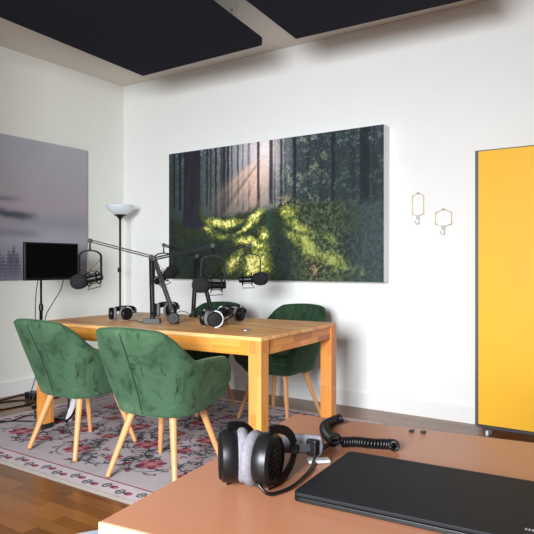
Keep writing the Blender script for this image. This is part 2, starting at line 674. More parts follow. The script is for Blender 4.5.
    for q_ in [(.36, .36, .10, .018, .55, .85), (.585, .13, .07, .19, .12, .95), (.25, .24, .16, .05, .25, .6), (.88, .22, .14, .06, -.75, .7), (.40, .20, .09, .018, .75, .5), (.12, .16, .30, .15, .1, .8)]:
        gr = mixc(gr, (30, 40, 40), np.clip(q_[5] * 1.2 * lobe(*q_[:5]), 0, .78))
    gr = mixc(gr, (170, 112, 84), lobe(.735, .09, .06, .07, 0) * sstep(.45, .6, fine) * 0.9)
    gr = mixc(gr, (92, 108, 84), sstep(.58, .72, u) * (1 - sstep(.80, .92, u)) * sstep(.42, .62, fine) * 0.5)
    gr = mixc(gr, (56, 70, 76), sstep(.80, .96, u) * 0.75)
    stripe_d = np.exp(-((U_ - (0.535 - 0.02 * (0.55 - v))) / 0.020) ** 2) * sstep(.24, .34, v)
    gr = mixc(gr, (38, 62, 48), stripe_d * 0.85)
    gr = gr * (0.74 + 0.52 * nf)[..., None]
    img = img * (1 - g[..., None]) + gr * g[..., None]
    img = mixc(img, (196, 168, 120), lobe(.615, .53, .09, .05, .1) * sstep(.48, .62, fine) * .55)
    # the big trunk with its mossy foot
    tl = 0.088 - 0.030 * np.exp(-((v - .36) / .10)) * (v > .36) * 0.6
    tr = 0.178 + 0.055 * np.exp(-np.clip(v - .40, 0, 1) / .07)
    tm = sstep(-.006, .002, u - tl) * (1 - sstep(-.003, .004, u - tr)) * sstep(0.38, 0.42, v)
    bark = np.zeros((ny, nx, 3)) + np.array([38, 36, 46])
    bark = bark * (0.8 + 0.4 * fbm(ny, nx, 8, 150, 2))[..., None]
    bark = mixc(bark, (74, 92, 40), sstep(-.035, 0, u - tr) * (1 - sstep(.42, .7, v)) * .8)
    img = img * (1 - tm[..., None]) + bark * tm[..., None]
    img = mixc(img, (26, 30, 34), (1 - sstep(.0, .09, u)) * 0.35)
    return lin(np.clip(img * 1.12, 0, 255) * (0.92 + 0.16 * n3)[..., None])


FX0, FX1, FZ0, FZ1 = 0.752, 2.978, 1.008, 2.219
t = thing('forest_picture', 'wide canvas print of sun rays in a mossy green forest on the back wall', 'picture', (0, 0, 0), 0)
obj('canvas_frame', bx(FX0, FX1, -0.110, 0, FZ0, FZ1), M['canvas'], t, bevel=0.002)
painted('forest_print', (FX0 + .001, -0.1112, FZ0 + .001), (FX1 - FX0 - .002, 0, 0), (0, 0, FZ1 - FZ0 - .002), forest(), M['print'], t)


def mist():
    nx, ny = 300, 170
    u = np.linspace(0, 1, nx)[None, :] * np.ones((ny, 1))    # 0 = near the corner
    v = np.linspace(0, 1, ny)[:, None] * np.ones((1, nx))
    top = np.array([150, 150, 158.])
    mid = np.array([146, 136, 142.])
    low = np.array([116, 116, 130.])
    img = top * sstep(.4, 1, v)[..., None] + mid * (1 - sstep(.4, 1, v))[..., None]
    img = img * sstep(0.0, .45, v)[..., None] + low * (1 - sstep(0, .45, v))[..., None]
    n = fbm(ny, nx, 6, 8, 4)
    # pale band of mist low down
    img = mixc(img, (150, 150, 160), np.exp(-((v - .30) / .08) ** 2) * .6)
    # blue-grey ridge
    img = mixc(img, (118, 124, 140), np.exp(-((v - .42) / .05) ** 2) * (1 - sstep(.2, .5, u)) * .6)
    rg = 0.45 + 0.03 * np.exp(-((u - .55) / .15) ** 2) + 0.02 * (n - .5) * 3
    m_ = np.exp(-((v - rg) / .022) ** 2) * sstep(.22, .33, u)
    img = mixc(img, (62, 64, 76), m_ * .9)
    rg2 = 0.56 + 0.015 * (n - .5) * 3 - .1 * (u - .4)
    img = mixc(img, (92, 88, 98), np.exp(-((v - rg2) / .020) ** 2) * sstep(.28, .40, u) * .6)
    rg3 = 0.33
    img = mixc(img, (104, 104, 116), np.exp(-((v - rg3) / .03) ** 2) * sstep(.18, .3, u) * .6)
    # firs standing in the mist
    for x, h in [(.335, .20), (.352, .25), (.37, .22), (.395, .17), (.42, .27), (.45, .2), (.48, .24), (.53, .3), (.6, .26), (.7, .3), (.8, .24), (.9, .3)]:
        w = 0.018 * np.clip((h - v) / .12, 0, 1.6) * (0.75 + .5 * (np.sin(v * 260) > 0))
        img = mixc(img, (58, 60, 74), (np.abs(u - x) < w) * sstep(-.05, .2, v) * .62)
    return lin(img * 1.14 * (0.97 + 0.06 * n)[..., None])


t = thing('misty_picture', 'wide grey canvas print of a misty valley with ridges on the left wall', 'picture')
obj('canvas_frame', bx(0, 0.030, -2.765, -0.505, 1.008, 2.270), M['greyedge'], t, bevel=0.002)
painted('mist_print', (0.0312, -0.506, 1.009), (0, -2.258, 0), (0, 0, 1.260), mist(), M['print'], t)


# ------------------------------------------------------------------ rug
def rug():
    W_, D_ = 2.45, 2.02
    nx, ny = 500, 412
    x = np.linspace(0, W_, nx)[None, :] * np.ones((ny, 1))
    y = np.linspace(0, D_, ny)[:, None] * np.ones((1, nx))
    img = np.zeros((ny, nx, 3)) + np.array([182, 173, 178])
    n = fbm(ny, nx, 20, 30, 4)
    img = mixc(img, (176, 164, 172), sstep(.45, .62, n) * .6)
    rd = random.Random(5)
    DK = (52, 60, 66)
    RD = (128, 50, 68)
    PK = (170, 104, 116)
    GD = (188, 136, 112)

    def blob(cx, cy, rx, ry, col, a=1.0, th=0.0):
        nonlocal img
        i0, i1 = max(0, int((cx - .3) / W_ * nx)), min(nx, int((cx + .3) / W_ * nx) + 1)
        j0, j1 = max(0, int((cy - .3) / D_ * ny)), min(ny, int((cy + .3) / D_ * ny) + 1)
        if i1 <= i0 or j1 <= j0:
            return
        X = x[j0:j1, i0:i1] - cx
        Y = y[j0:j1, i0:i1] - cy
        c, s = math.cos(th), math.sin(th)
        e = np.sqrt(((X * c + Y * s) / rx) ** 2 + ((-X * s + Y * c) / ry) ** 2)
        img[j0:j1, i0:i1] = mixc(img[j0:j1, i0:i1], col, (1 - sstep(.85, 1.1, e)) * a)

    def dots(pts, r, col, a=1.0):
        for p in pts:
            blob(p[0], p[1], r, r, col, a)

    # field: rosettes joined by curling vines with leaves
    B = 0.30
    nxr, nyr = 6, 5
    cx = [(i + .5) / nxr * (W_ - 2 * B) + B for i in range(nxr)]
    cy = [(j + .5) / nyr * (D_ - 2 * B) + B for j in range(nyr)]

    def vine(x0, y0, th, L, curl):
        px_, py_ = x0, y0
        for k in range(int(L / 0.008)):
            px_ += math.cos(th) * .008
            py_ += math.sin(th) * .008
            th += curl * .008 * (1 + k * .008 / L * 1.5)
            blob(px_, py_, .0065, .0065, DK, .85)
            if k % 7 == 3:
                for sgn in (-1, 1):
                    blob(px_ + math.cos(th + sgn * 1.2) * .022, py_ + math.sin(th + sgn * 1.2) * .022, .017, .0075, DK, .8, th + sgn * .9)
        blob(px_, py_, .02, .018, RD, .9)

    for i in range(nxr):
        for j in range(nyr):
            qx = cx[i] + rd.uniform(-.04, .04)
            qy = cy[j] + rd.uniform(-.03, .03)
            big = (i + j) % 2 == 0
            r = .085 if big else .055
            if big:
                a0_ = rd.uniform(0, 6.28)
                for k in range(44):
                    a = a0_ + k / 44 * 5.3
                    rr_ = r * (1.42 + .10 * math.sin(a * 3))
                    blob(qx + math.cos(a) * rr_ * 1.15, qy + math.sin(a) * rr_, .0065, .0065, DK, .85)
                    if k % 6 == 2:
                        blob(qx + math.cos(a) * rr_ * 1.38, qy + math.sin(a) * rr_ * 1.2, .018, .008, DK, .85, a + .8)
                        blob(qx + math.cos(a + .12) * rr_ * 1.45, qy + math.sin(a + .12) * rr_ * 1.28, .014, .007, RD if k % 4 == 0 else DK, .8, a - .6)
            for k in range(2):
                th0 = rd.uniform(0, 6.28)
                vine(qx + math.cos(th0) * r, qy + math.sin(th0) * r, th0 + 1.0, rd.uniform(.28, .42), rd.choice((-8, 8, 6, -6)))
            for k in range(8):
                a = k * PI / 4
                blob(qx + math.cos(a) * r * .62, qy + math.sin(a) * r * .62, r * .44, r * .3, RD if k % 2 else PK, .92, a)
            blob(qx, qy, r * .45, r * .45, PK, 1)
            blob(qx, qy, r * .25, r * .25, GD, 1)
    for k in range(150):
        qx, qy = rd.uniform(B, W_ - B), rd.uniform(B, D_ - B)
        th = rd.uniform(0, 6.28)
        blob(qx, qy, .022, .010, rd.choice((DK, RD, PK, DK)), .85, th)
        blob(qx + .02, qy + .012, .016, .008, DK, .8, th + 1)
    # borders
    d = np.minimum(np.minimum(x, W_ - x), np.minimum(y, D_ - y))
    band = (d < .155)
    img[band] = np.array([194, 182, 188])
    img = mixc(img, (136, 48, 58), (np.abs(d - .160) < .005).astype(float))
    img = mixc(img, (196, 186, 182), (d < .02).astype(float))
    img = mixc(img, (158, 138, 108), (np.abs(d - .026) < .003).astype(float))

    def motif(qx, qy, th):
        c, s = math.cos(th), math.sin(th)

        def P(a, b):
            return qx + a * c - b * s, qy + a * s + b * c
        blob(*P(.035, 0), .026, .019, RD, .95, th)
        blob(*P(.045, 0), .010, .008, PK, .9, th)
        for k in range(9):
            blob(*P(-.045 + k * .009, 0), .0055, .0055, DK, .95)
        for sgn in (-1, 1):
            blob(*P(-.030, sgn * .018), .015, .0065, DK, .95, th + sgn * .9)
            blob(*P(-.008, sgn * .018), .015, .0065, DK, .95, th - sgn * .9)
    step = .125
    k = 0
    q = .12
    while q < W_ - .1:
        motif(q, .088 + (.012 if k % 2 else -.012), 0.0 if True else 0)
        motif(q, D_ - .088, PI)
        q += step
        k += 1
    q = .2
    while q < D_ - .15:
        motif(.088, q, -PI / 2)
        motif(W_ - .088, q, PI / 2)
        q += step
    return lin(img * (0.93 + 0.14 * n)[..., None])


t = thing('area_rug', 'cream rug with crimson flowers and dark vines lying under the wooden table', 'rug', (0.655, -2.405, 0))
obj('rug_backing', bx(0, 2.45, 0, 2.02, 0.0005, 0.0070), mat('rug_edge', (140, 130, 122), 0.9, noise=.1), t)
painted('rug_pile', (0, 0, 0.0078), (2.45, 0, 0), (0, 2.02, 0), rug(), M['rug'], t)
RZ = 0.009

# ------------------------------------------------------------------ ceiling rafts


def raft(pts, name, label, rr):
    t = thing(name, label, 'acoustic panel', (0, 0, 0), 0)
    bm = nb()
    rprism(bm, round_poly(pts, rr), 2.75, 2.795)
    obj('panel_board', bm, M['raft'], t)
    cx_ = sum(p[0] for p in pts) / 4
    cy_ = sum(p[1] for p in pts) / 4
    for p in pts:
        bm = nb()
        a, b = p[0] * .8 + cx_ * .2, p[1] * .8 + cy_ * .2
        tube(bm, [(a, b, 2.795), (a, b, H)], 0.0015, 6)
        obj('suspension_wire', bm, M['steel'], t)
    return t


raft([(1.071, -0.769), (2.330, -0.790), (2.600, -2.75), (1.225, -2.70)], 'ceiling_raft', 'dark navy acoustic ceiling panel at the left with one rounded corner', [.0, .045, .0, .0])
raft([(2.583, -0.756), (3.95, -0.712), (4.15, -2.65), (2.775, -2.70)], 'ceiling_raft', 'dark navy acoustic ceiling panel at the top centre, cut by the upper frame edge', .0)
t = thing('ceiling_hook', 'small metal hook on the ceiling in the gap between the two dark panels', 'hook', (2.11, -0.887, H))
bm = nb()
lathe(bm, [(.012, -.012), (.012, 0)], 16)
obj('hook_plate', bm, M['steel'], t)
bm = nb()
tube(bm, [(0, 0, -.012), (0, 0, -.055)], .0045, 8)
lathe(bm, [(.0, -.075), (.007, -.072), (.008, -.06), (.004, -.055)], 12)
obj('hook_pin', bm, M['steel'], t, smooth=True)


# ------------------------------------------------------------------ brass wall hooks
def hex_hook(x, z0, w, h, peak, label):
    t = thing('wall_hook', label, 'wall hook', (x, 0, z0), 0, )
    hw = w / 2
    pts = [(-hw, -.012, 0.012), (0, -.012, -peak * .35), (hw, -.012, 0.012), (hw, -.012, h), (0, -.012, h + peak), (-hw, -.012, h)]
    bm = nb()
    for i in range(6):
        tube(bm, [pts[i], pts[(i + 1) % 6]], .0032, 8)
    obj('hexagon_outline', bm, M['brass'], t)
    bm = nb()
    tube(bm, [(0, 0, h + peak - .01), (0, -.014, h + peak - .004)], .003, 8)
    obj('wall_peg', bm, M['brass'], t)
    bm = nb()
    box(bm, -.012, .012, -.016, 0, -.030, .002)
    tube(bm, spline([(0, -.014, -.004), (.004, -.02, -.03), (.012, -.024, -.052), (.0, -.03, -.066), (-.014, -.03, -.056), (-.016, -.034, -.040)], 6), .0035, 8)
    obj('hook', bm, M['clear'], t, smooth=True)
    return t


hex_hook(3.210, 1.517, .088, .145, .028, 'tall narrow brass hexagon wall hook, the left of two')
hex_hook(3.404, 1.432, .120, .095, .030, 'wider brass hexagon wall hook beside the yellow partition')

# ------------------------------------------------------------------ yellow rolling partition
t = thing('rolling_partition', 'tall bright yellow rolling partition board with grey frame at the right', 'partition', (3.70, -0.25, 0))
obj('board_panel', bx(0.020, 1.25, -0.018, 0.018, 0.072, 1.905), M['yellow'], t)
bm = nb()
box(bm, 0, .021, -.022, .022, .055, 1.912)
box(bm, 1.25, 1.271, -.022, .022, .055, 1.912)
obj('side_profile', bm, M['alu'], t)
obj('top_profile', bx(.021, 1.25, -.020, .020, 1.905, 1.9115), M['alu'], t)
obj('bottom_rail', bx(.0212, 1.2498, -.030, .022, .052, .0718), M['darkframe'], t)
for xx in (0.085, 1.18):
    bm = nb()
    box(bm, xx - .018, xx + .018, -.05, .05, .046, .054)
    fk = obj('caster_fork', bm, M['darkframe'], t)
    for yy in (-.035, .035):
        bm = nb()
        lathe(bm, [(.006, -.009), (.021, -.009), (.023, -.006), (.023, .006), (.021, .009), (.006, .009)], 20, zto((1, 0, 0), (xx, yy, .0235)))
        obj('caster_wheel', bm, M['silver'], t, smooth=True, auto=40)

# ------------------------------------------------------------------ dining table
TL, TW, TH = 1.83, 0.985, 0.75
TX, TY, TT = 2.963, -1.750, 0.053
ux = Vector((math.cos(TT), math.sin(TT), 0))
uy = Vector((-math.sin(TT), math.cos(TT), 0))
org = Vector((TX, TY, 0)) - ux * TL
t = thing('wooden_table', 'long solid wood table with square legs standing on the patterned rug', 'table', (org.x, org.y, 0), TT)
obj('tabletop', bx(0, TL, 0, TW, TH - .022, TH), M['wood_x'], t, bevel=0.003)
LG = 0.083
for lx in (0, TL - LG):
    for ly in (0, TW - LG):
        g = obj('leg', bx(lx + .001, lx + LG - .001, ly + .001, ly + LG - .001, RZ + .035, TH - .022), M['wood_z'], t, bevel=0.002)
        obj('foot_cap', bx(lx + .004, lx + LG - .004, ly + .004, ly + LG - .004, RZ, RZ + .035), M['felt'], g)
a0, a1 = TH - .022 - .082, TH - .022
obj('apron', bx(LG - .001, TL - LG + .001, .012, .032, a0, a1), M['wood_x2'], t)
obj('apron', bx(LG - .001, TL - LG + .001, TW - .032, TW - .012, a0, a1), M['wood_x2'], t)
obj('apron', bx(.012, .032, LG - .001, TW - LG + .001, a0, a1), M['wood_y2'], t)
obj('apron', bx(TL - .032, TL - .012, LG - .001, TW - LG + .001, a0, a1), M['wood_y2'], t)


# ------------------------------------------------------------------ chairs
def make_chair(m, label):
    t = thing('velvet_armchair', label, 'chair')
    n_s = 3.3

    def lerp3(z, pts):
        for (z0, v0), (z1, v1) in zip(pts[:-1], pts[1:]):
            if z <= z1:
                k = max(0, (z - z0) / (z1 - z0))
                return v0 + (v1 - v0) * k
        return pts[-1][1]
    A = [(.34, .205), (.37, .228), (.50, .268), (.62, .288), (.70, .286), (.83, .268)]
    B = [(.34, .195), (.37, .218), (.50, .262), (.62, .312), (.70, .350), (.83, .415)]
    # columns: ('arm', y) for straight side, ('arc', phi) for back
    cols = []
    NA, NB = 14, 46
    yf = .235
    for k in range(NA):
        cols.append(('s', 1, yf * (1 - k / NA)))
    for k in range(NB * 2 + 1):
        cols.append(('a', 1, PI * k / (NB * 2)))
    for k in range(NA - 1, -1, -1):
        cols.append(('s', -1, yf * (1 - k / NA)))

    def pos(c, z, w, T, groove=0.0):
        a = lerp3(z, A) - w * T
        b = lerp3(z, B) - w * T
        if c[0] == 's':
            return Vector((c[1] * a, c[2], z))
        ph = c[2]
        cx_, sx_ = math.cos(ph), math.sin(ph)
        x = a * math.copysign(abs(cx_) ** (2 / n_s), cx_)
        y = -b * abs(sx_) ** (2 / n_s)
        if w > .3 and z > .46 and abs(x) < .24:
            y += w * (.016 * math.sqrt(abs(math.cos(x / .056 * PI))) - .010)
        return Vector((x, y, z))

    def rim(c):
        if c[0] == 's':
            return .648 - .015 * (c[2] / yf)
        p = pos(c, .7, 0, 0)
        k = min(1, max(0, (abs(p.x) - .215) / .08))
        yy = min(1, max(0, (-p.y - .125) / .20))
        yy = yy * yy * (3 - 2 * yy)
        top = .834 - .012 * (p.x / .2) ** 2
        return .648 + (top - .648) * yy * (1 - .25 * k * k)

    bm = nb()
    rings = []
    no, nr = 16, 7
    for c in cols:
        T = .050
        e = 0
        zt = rim(c)
        zb = .355
        if c[0] == 's':
            zb = .355 + .04 * (c[2] / yf)
            e = max(0, (c[2] - (yf - .10)) / .10)
        elif c[0] == 'a':
            zb = .355 - .0 * abs(math.sin(c[2]))
        f = math.sqrt(max(0.0, 1 - e ** 2.6)) if e > 0 else 1
        f = max(f, .12)
        mid = .50
        zt = mid + (zt - mid) * f
        zb = mid + (zb - mid) * (f ** .8)
        T2 = T * (0.45 + .55 * f)
        if c[0] == 's' and e > .8:
            T2 = T * .6
        r = T2 / 2 * .95
        ring = []
        for k in range(no):
            ring.append(pos(c, zb + r + (zt - zb - 2 * r) * k / (no - 1), 0, T))
        for k in range(1, nr):
            al = PI * k / nr
            p = pos(c, zt - r, (1 - math.cos(al)) / 2, T)
            p.z = zt - r + r * math.sin(al)
            ring.append(p)
        for k in range(no):
            ring.append(pos(c, zt - r - (zt - zb - 2 * r) * k / (no - 1), 1, T))
        for k in range(1, nr):
            al = PI * k / nr
            p = pos(c, zb + r, (1 + math.cos(al)) / 2, T)
            p.z = zb + r - r * math.sin(al)
            ring.append(p)
        rings.append([bm.verts.new(p) for p in ring])
    n = len(rings[0])
    for a, b in zip(rings[:-1], rings[1:]):
        for k in range(n):
            bm.faces.new((a[k], a[(k + 1) % n], b[(k + 1) % n], b[k]))
    bm.faces.new(rings[0])
    bm.faces.new(rings[-1][::-1])
    obj('upholstered_shell', bm, m, t, smooth=True)
    # seam down the middle of the back
    bm = nb()
    cc = ('a', 1, PI / 2)
    tube(bm, [pos(cc, z, 0, .05) + Vector((0, .0012, 0)) for z in [.372 + .43 * k / 20 for k in range(21)]], .0046, 6)
    obj('back_seam', bm, M['seam'], t, smooth=True)

    def dshape(a, b, yfr, nn=40, rc=.05):
        pts = []
        for k in range(nn + 1):
            ph = PI * k / nn
            cx_, sx_ = math.cos(ph), math.sin(ph)
            pts.append((a * math.copysign(abs(cx_) ** (2 / n_s), cx_), -b * abs(sx_) ** (2 / n_s)))
        for k in range(7):
            al = PI / 2 * k / 6
            pts.append((-a + rc * (1 - math.cos(al)), yfr - rc + rc * math.sin(al)))
        for k in range(7):
            al = PI / 2 * k / 6
            pts.append((a - rc * (1 - math.sin(al)), yfr - rc + rc * math.cos(al)))
        return pts

    def slab(levels):
        bm = nb()
        rs = []
        for z, s, sy, yfr in levels:
            rs.append([bm.verts.new((x, y, z)) for x, y in dshape(s, sy, yfr)])
        k_ = len(rs[0])
        for a, b in zip(rs[:-1], rs[1:]):
            for i in range(k_):
                bm.faces.new((a[i], a[(i + 1) % k_], b[(i + 1) % k_], b[i]))
        bm.faces.new(rs[0][::-1])
        bm.faces.new(rs[-1])
        return bm
    obj('seat_base', slab([(.352, .17, .165, .17), (.356, .19, .19, .20), (.39, .205, .20, .225), (.43, .212, .205, .235), (.445, .212, .205, .235)]), m, t, smooth=True, auto=50)
    obj('seat_cushion', slab([(.446, .20, .195, .235), (.455, .218, .205, .252), (.485, .222, .207, .258), (.503, .214, .2, .25), (.510, .19, .18, .225), (.513, .12, .1, .13)]), m, t, smooth=True)
    for sx_ in (-1, 1):
        for sy_, yy in ((1, .232), (-1, -.238)):
            bm = nb()
            top = Vector((sx_ * .128, sy_ * .130, .365))
            bot = Vector((sx_ * .216, yy, RZ + .0045))
            tube(bm, [bot, bot.lerp(top, .02), top], [.0115, .013, .021], 16)
            obj('leg', bm, M['legwood'], t, smooth=True, auto=50)
    return t


ch = make_chair(M['velvet'], 'green velvet armchair in the foreground row, the left one with its back to us')
ch['group'] = 'velvet armchairs around the table'
ch.location = (1.745, -1.937, 0)
ch.rotation_euler = (0, 0, R(0))
dup(ch, (2.490, -1.975, 0), R(8), 'green velvet armchair with its back to us, the right one in the foreground row', 'velvet armchairs around the table')
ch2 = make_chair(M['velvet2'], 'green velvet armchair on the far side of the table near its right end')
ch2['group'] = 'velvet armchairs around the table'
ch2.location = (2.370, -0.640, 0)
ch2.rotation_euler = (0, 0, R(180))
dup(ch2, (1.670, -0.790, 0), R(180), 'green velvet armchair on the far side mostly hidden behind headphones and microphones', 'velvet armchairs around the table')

# ------------------------------------------------------------------ torchiere lamp
t = thing('floor_lamp', 'slim black torchiere floor lamp with a white glass bowl in the corner', 'lamp', (0.275, -0.30, 0))
bm = nb()
lathe(bm, [(.125, 0.001), (.125, .012), (.11, .022), (.02, .032), (.012, .05)], 32)
obj('lamp_base', bm, M['black'], t, smooth=True, auto=40)
bm = nb()
tube(bm, [(0, 0, .03), (0, 0, 1.60)], .0105, 12)
for z in (.6, 1.30):
    lathe(bm, [(.0105, z - .02), (.015, z - .012), (.015, z + .012), (.0105, z + .02)], 12)
obj('pole', bm, M['black'], t, smooth=True, auto=40)
bm = nb()
box(bm, -.022, .004, -.014, .014, 1.07, 1.115)
obj('dimmer_switch', bm, M['black'], t, bevel=.003)
bm = nb()
lathe(bm, [(.011, 1.585), (.016, 1.60), (.028, 1.615), (.052, 1.632), (.058, 1.640)], 28)
obj('shade_holder', bm, M['black'], t, smooth=True)
bm = nb()
lathe(bm, [(.050, 1.638), (.085, 1.655), (.118, 1.680), (.137, 1.712), (.143, 1.732), (.138, 1.733), (.128, 1.705), (.106, 1.682), (.07, 1.662), (.0, 1.652)], 40, cap=False)
obj('glass_shade', bm, M['shade'], t, smooth=True)

# ------------------------------------------------------------------ monitor on floor stand
t = thing('monitor', 'black flat computer monitor on a slim floor stand in front of the misty picture', 'monitor', (0.60, -1.40, 0))
bm = nb()
box(bm, -.028, .000, -.175, .335, 1.018, 1.323)
obj('monitor_housing', bm, M['black'], t, bevel=.004)
obj('screen', bx(.0005, .003, -.163, .323, 1.038, 1.311), M['screen'], t)
bm = nb()
tube(bm, [(-.02, -.015, .02), (-.02, -.015, .80)], .013, 12)
tube(bm, [(-.02, -.015, .78), (-.02, -.015, 1.03)], .009, 12)
lathe(bm, [(.017, .775), (.018, .81), (.012, .83)], 12, Matrix.Translation((-.02, -.015, 0)))
obj('stand_pole', bm, M['black'], t, smooth=True, auto=40)
bm = nb()
lathe(bm, [(.0, .001), (.072, .001), (.072, .018), (.03, .030), (.013, .05)], 32, Matrix.Translation((-.02, -.015, 0)))
obj('stand_base', bm, M['black'], t, smooth=True, auto=40)
bm = nb()
tube(bm, spline([(-.03, -.035, 1.03), (-.03, -.055, .9), (-.03, -.06, .7), (-.035, -.03, .35), (-.06, -.12, .012)], 8), .004, 6)
tube(bm, spline([(-.02, .20, 1.02), (-.02, .17, .93), (-.02, .09, .82), (-.02, .02, .68), (-.02, .02, .3), (-.05, -.10, .012)], 8), .004, 6)
obj('monitor_cable', bm, M['black'], t, smooth=True)

# floor cables at the left
bm = nb()
rd = random.Random(3)


def floor_cable(pts, r):
    bm = nb()
    tube(bm, spline(pts, 10), r, 8)
    return bm


tag(obj('floor_cable', floor_cable([(.05, -2.2, .005), (.13, -1.75, .005), (.22, -1.45, .005), (.32, -1.25, .005), (.20, -1.05, .005), (.08, -1.2, .005), (.12, -1.5, .005)], .005), M['black'], smooth=True),
    'black cable looping on the wooden floor along the left skirting board', 'cable', 'cables on the floor at the left')
tag(obj('floor_cable', floor_cable([(.28, -2.1, .005), (.42, -1.72, .006), (.45, -1.4, .005), (.40, -1.1, .006), (.3, -.9, .005)], .006), M['black'], smooth=True),
    'thick black cable on the wooden floor between rug and left wall', 'cable', 'cables on the floor at the left')
tag(obj('rug_cable', floor_cable([(.73, -2.05, .014), (.83, -1.85, .014), (.80, -1.68, .014), (.95, -1.62, .014), (1.0, -1.74, .014), (.88, -1.82, .014), (.76, -1.92, .014)], .005), M['black'], smooth=True),
    'black cable curled on the left edge of the rug', 'cable', 'cables on the floor at the left')
tag(obj('rug_cable', floor_cable([(.7, -1.56, .014), (.8, -1.62, .014), (.92, -1.70, .014), (1.04, -1.66, .014), (1.12, -1.60, .014)], .006), M['black'], smooth=True),
    'black cable running over the rug to the left table leg', 'cable', 'cables on the floor at the left')
bm = nb()
box(bm, -.06, .06, -.045, .045, 0, .055)
o = tag(obj('power_brick', bm, M['black'], bevel=.006), 'black power brick on the floor against the left skirting board', 'adapter')
o.location = (.27, -1.27, .001)

# white strip and black cables under the left end of the table
t = thing('power_strip', 'white power strip leaning among black cables beside the left table leg', 'power strip', (1.24, -1.63, RZ))
bm = nb()
m_ = Matrix.Translation((0.0, 0.0, .10)) @ Matrix.Rotation(R(24), 4, 'Y')
box(bm, -.022, .022, -.015, .015, -.09, .09, mtx=m_)
obj('strip_body', bm, M['white'], t, bevel=.006)
bm = nb()
tube(bm, spline([(.05, 0, .19), (.06, .0, .26), (.02, .01, .33), (-.04, .02, .30), (-.03, .0, .20), (.0, -.03, .12)], 8), .005, 8)
tube(bm, spline([(.08, .02, .33), (.085, 0, .2), (.04, -.02, .08), (-.03, -.03, .012)], 8), .007, 8)
tube(bm, spline([(-.09, .0, .30), (-.07, .02, .16), (-.05, .0, .04), (.02, -.06, .006)], 8), .004, 8)
obj('cable_bundle', bm, M['black'], t, smooth=True)


# ------------------------------------------------------------------ boom arms and microphones
def boom(base, elbow, tip, label, block=True, knob=False):
    base, elbow, tip = map(Vector, (base, elbow, tip))
    t = thing('boom_arm', label, 'microphone arm', (base.x, base.y, TH), 0, 'boom arms on the table')
    o_ = Vector((base.x, base.y, TH))
    e, p = elbow - o_, tip - o_
    b = Vector((0, 0, base.z - TH))
    hd = Vector((e.x, e.y, 0))
    side = Vector((.83, .557, 0))
    bm = nb()
    if block:
        box(bm, -.062, .052, -.028, .028, 0, .034, mtx=Matrix.Rotation(R(34), 4, 'Z'))
    else:
        lathe(bm, [(.032, 0), (.032, .014), (.02, .020)], 20)
    obj('table_clamp', bm, M['black'], t, bevel=.002)
    bm = nb()
    lathe(bm, [(.017, .014), (.017, .055), (.012, .062)], 20, Matrix.Translation((b.x, b.y, 0)))
    obj('swivel', bm, M['boom'], t, smooth=True, auto=40)
    bm = nb()
    s0 = Vector((0, 0, .045))
    off = Vector((.83, .557, 0)) * .0085
    for s in (-1, 1):
        bar(bm, s0 + off * s, e + off * s, .010, .013)
    obj('lower_section', bm, M['boom'], t)
    bm = nb()
    d = e - s0
    N = 150
    pts = []
    x, y, dd = frame_at(d)
    for k in range(N):
        q = k / (N - 1)
        a = q * 26 * 2 * PI
        pts.append(s0 + d * (.08 + .45 * q) + (x * math.cos(a) + y * math.sin(a)) * .0055)
    tube(bm, pts, .0012, 4)
    obj('spring', bm, M['steel'], t, smooth=True)
    bm = nb()
    lathe(bm, [(.0, -.018), (.014, -.018), (.015, -.014), (.015, .014), (.014, .018), (.0, .018)], 18, zto((-.557, .83, 0), e))
    lathe(bm, [(.006, -.024), (.006, .022)], 8, zto((-.557, .83, 0), e))
    obj('elbow_joint', bm, M['boom'], t, smooth=True, auto=40)
    bm = nb()
    v = Vector((0, 0, .007))
    for s in (-1, 1):
        bar(bm, e + v * s, p + v * s, .013, .008)
    obj('upper_section', bm, M['boom'], t)
    bm = nb()
    lathe(bm, [(.0, -.014), (.014, -.014), (.015, -.01), (.015, .01), (.0, .014)], 16, zto((-.557, .83, 0), p))
    tube(bm, [p + Vector((0, 0, .0)), p - Vector((0, 0, .056))], .0065, 10)
    obj('end_joint', bm, M['boom'], t, smooth=True, auto=40)
    if knob:
        bm = nb()
        kd = Vector((.557, -.83, 0))
        kc = Vector((0, 0, .040)) + kd * .030
        lathe(bm, [(.0, 0), (.034, .0), (.038, .004), (.038, .022), (.034, .026), (.010, .026), (.010, .032), (0, .032)], 28, zto(kd, kc - kd * .01))
        tube(bm, [Vector((0, 0, .040)), kc], .009, 10)
        obj('tension_knob', bm, M['boom'], t, smooth=True, auto=40)
    return t


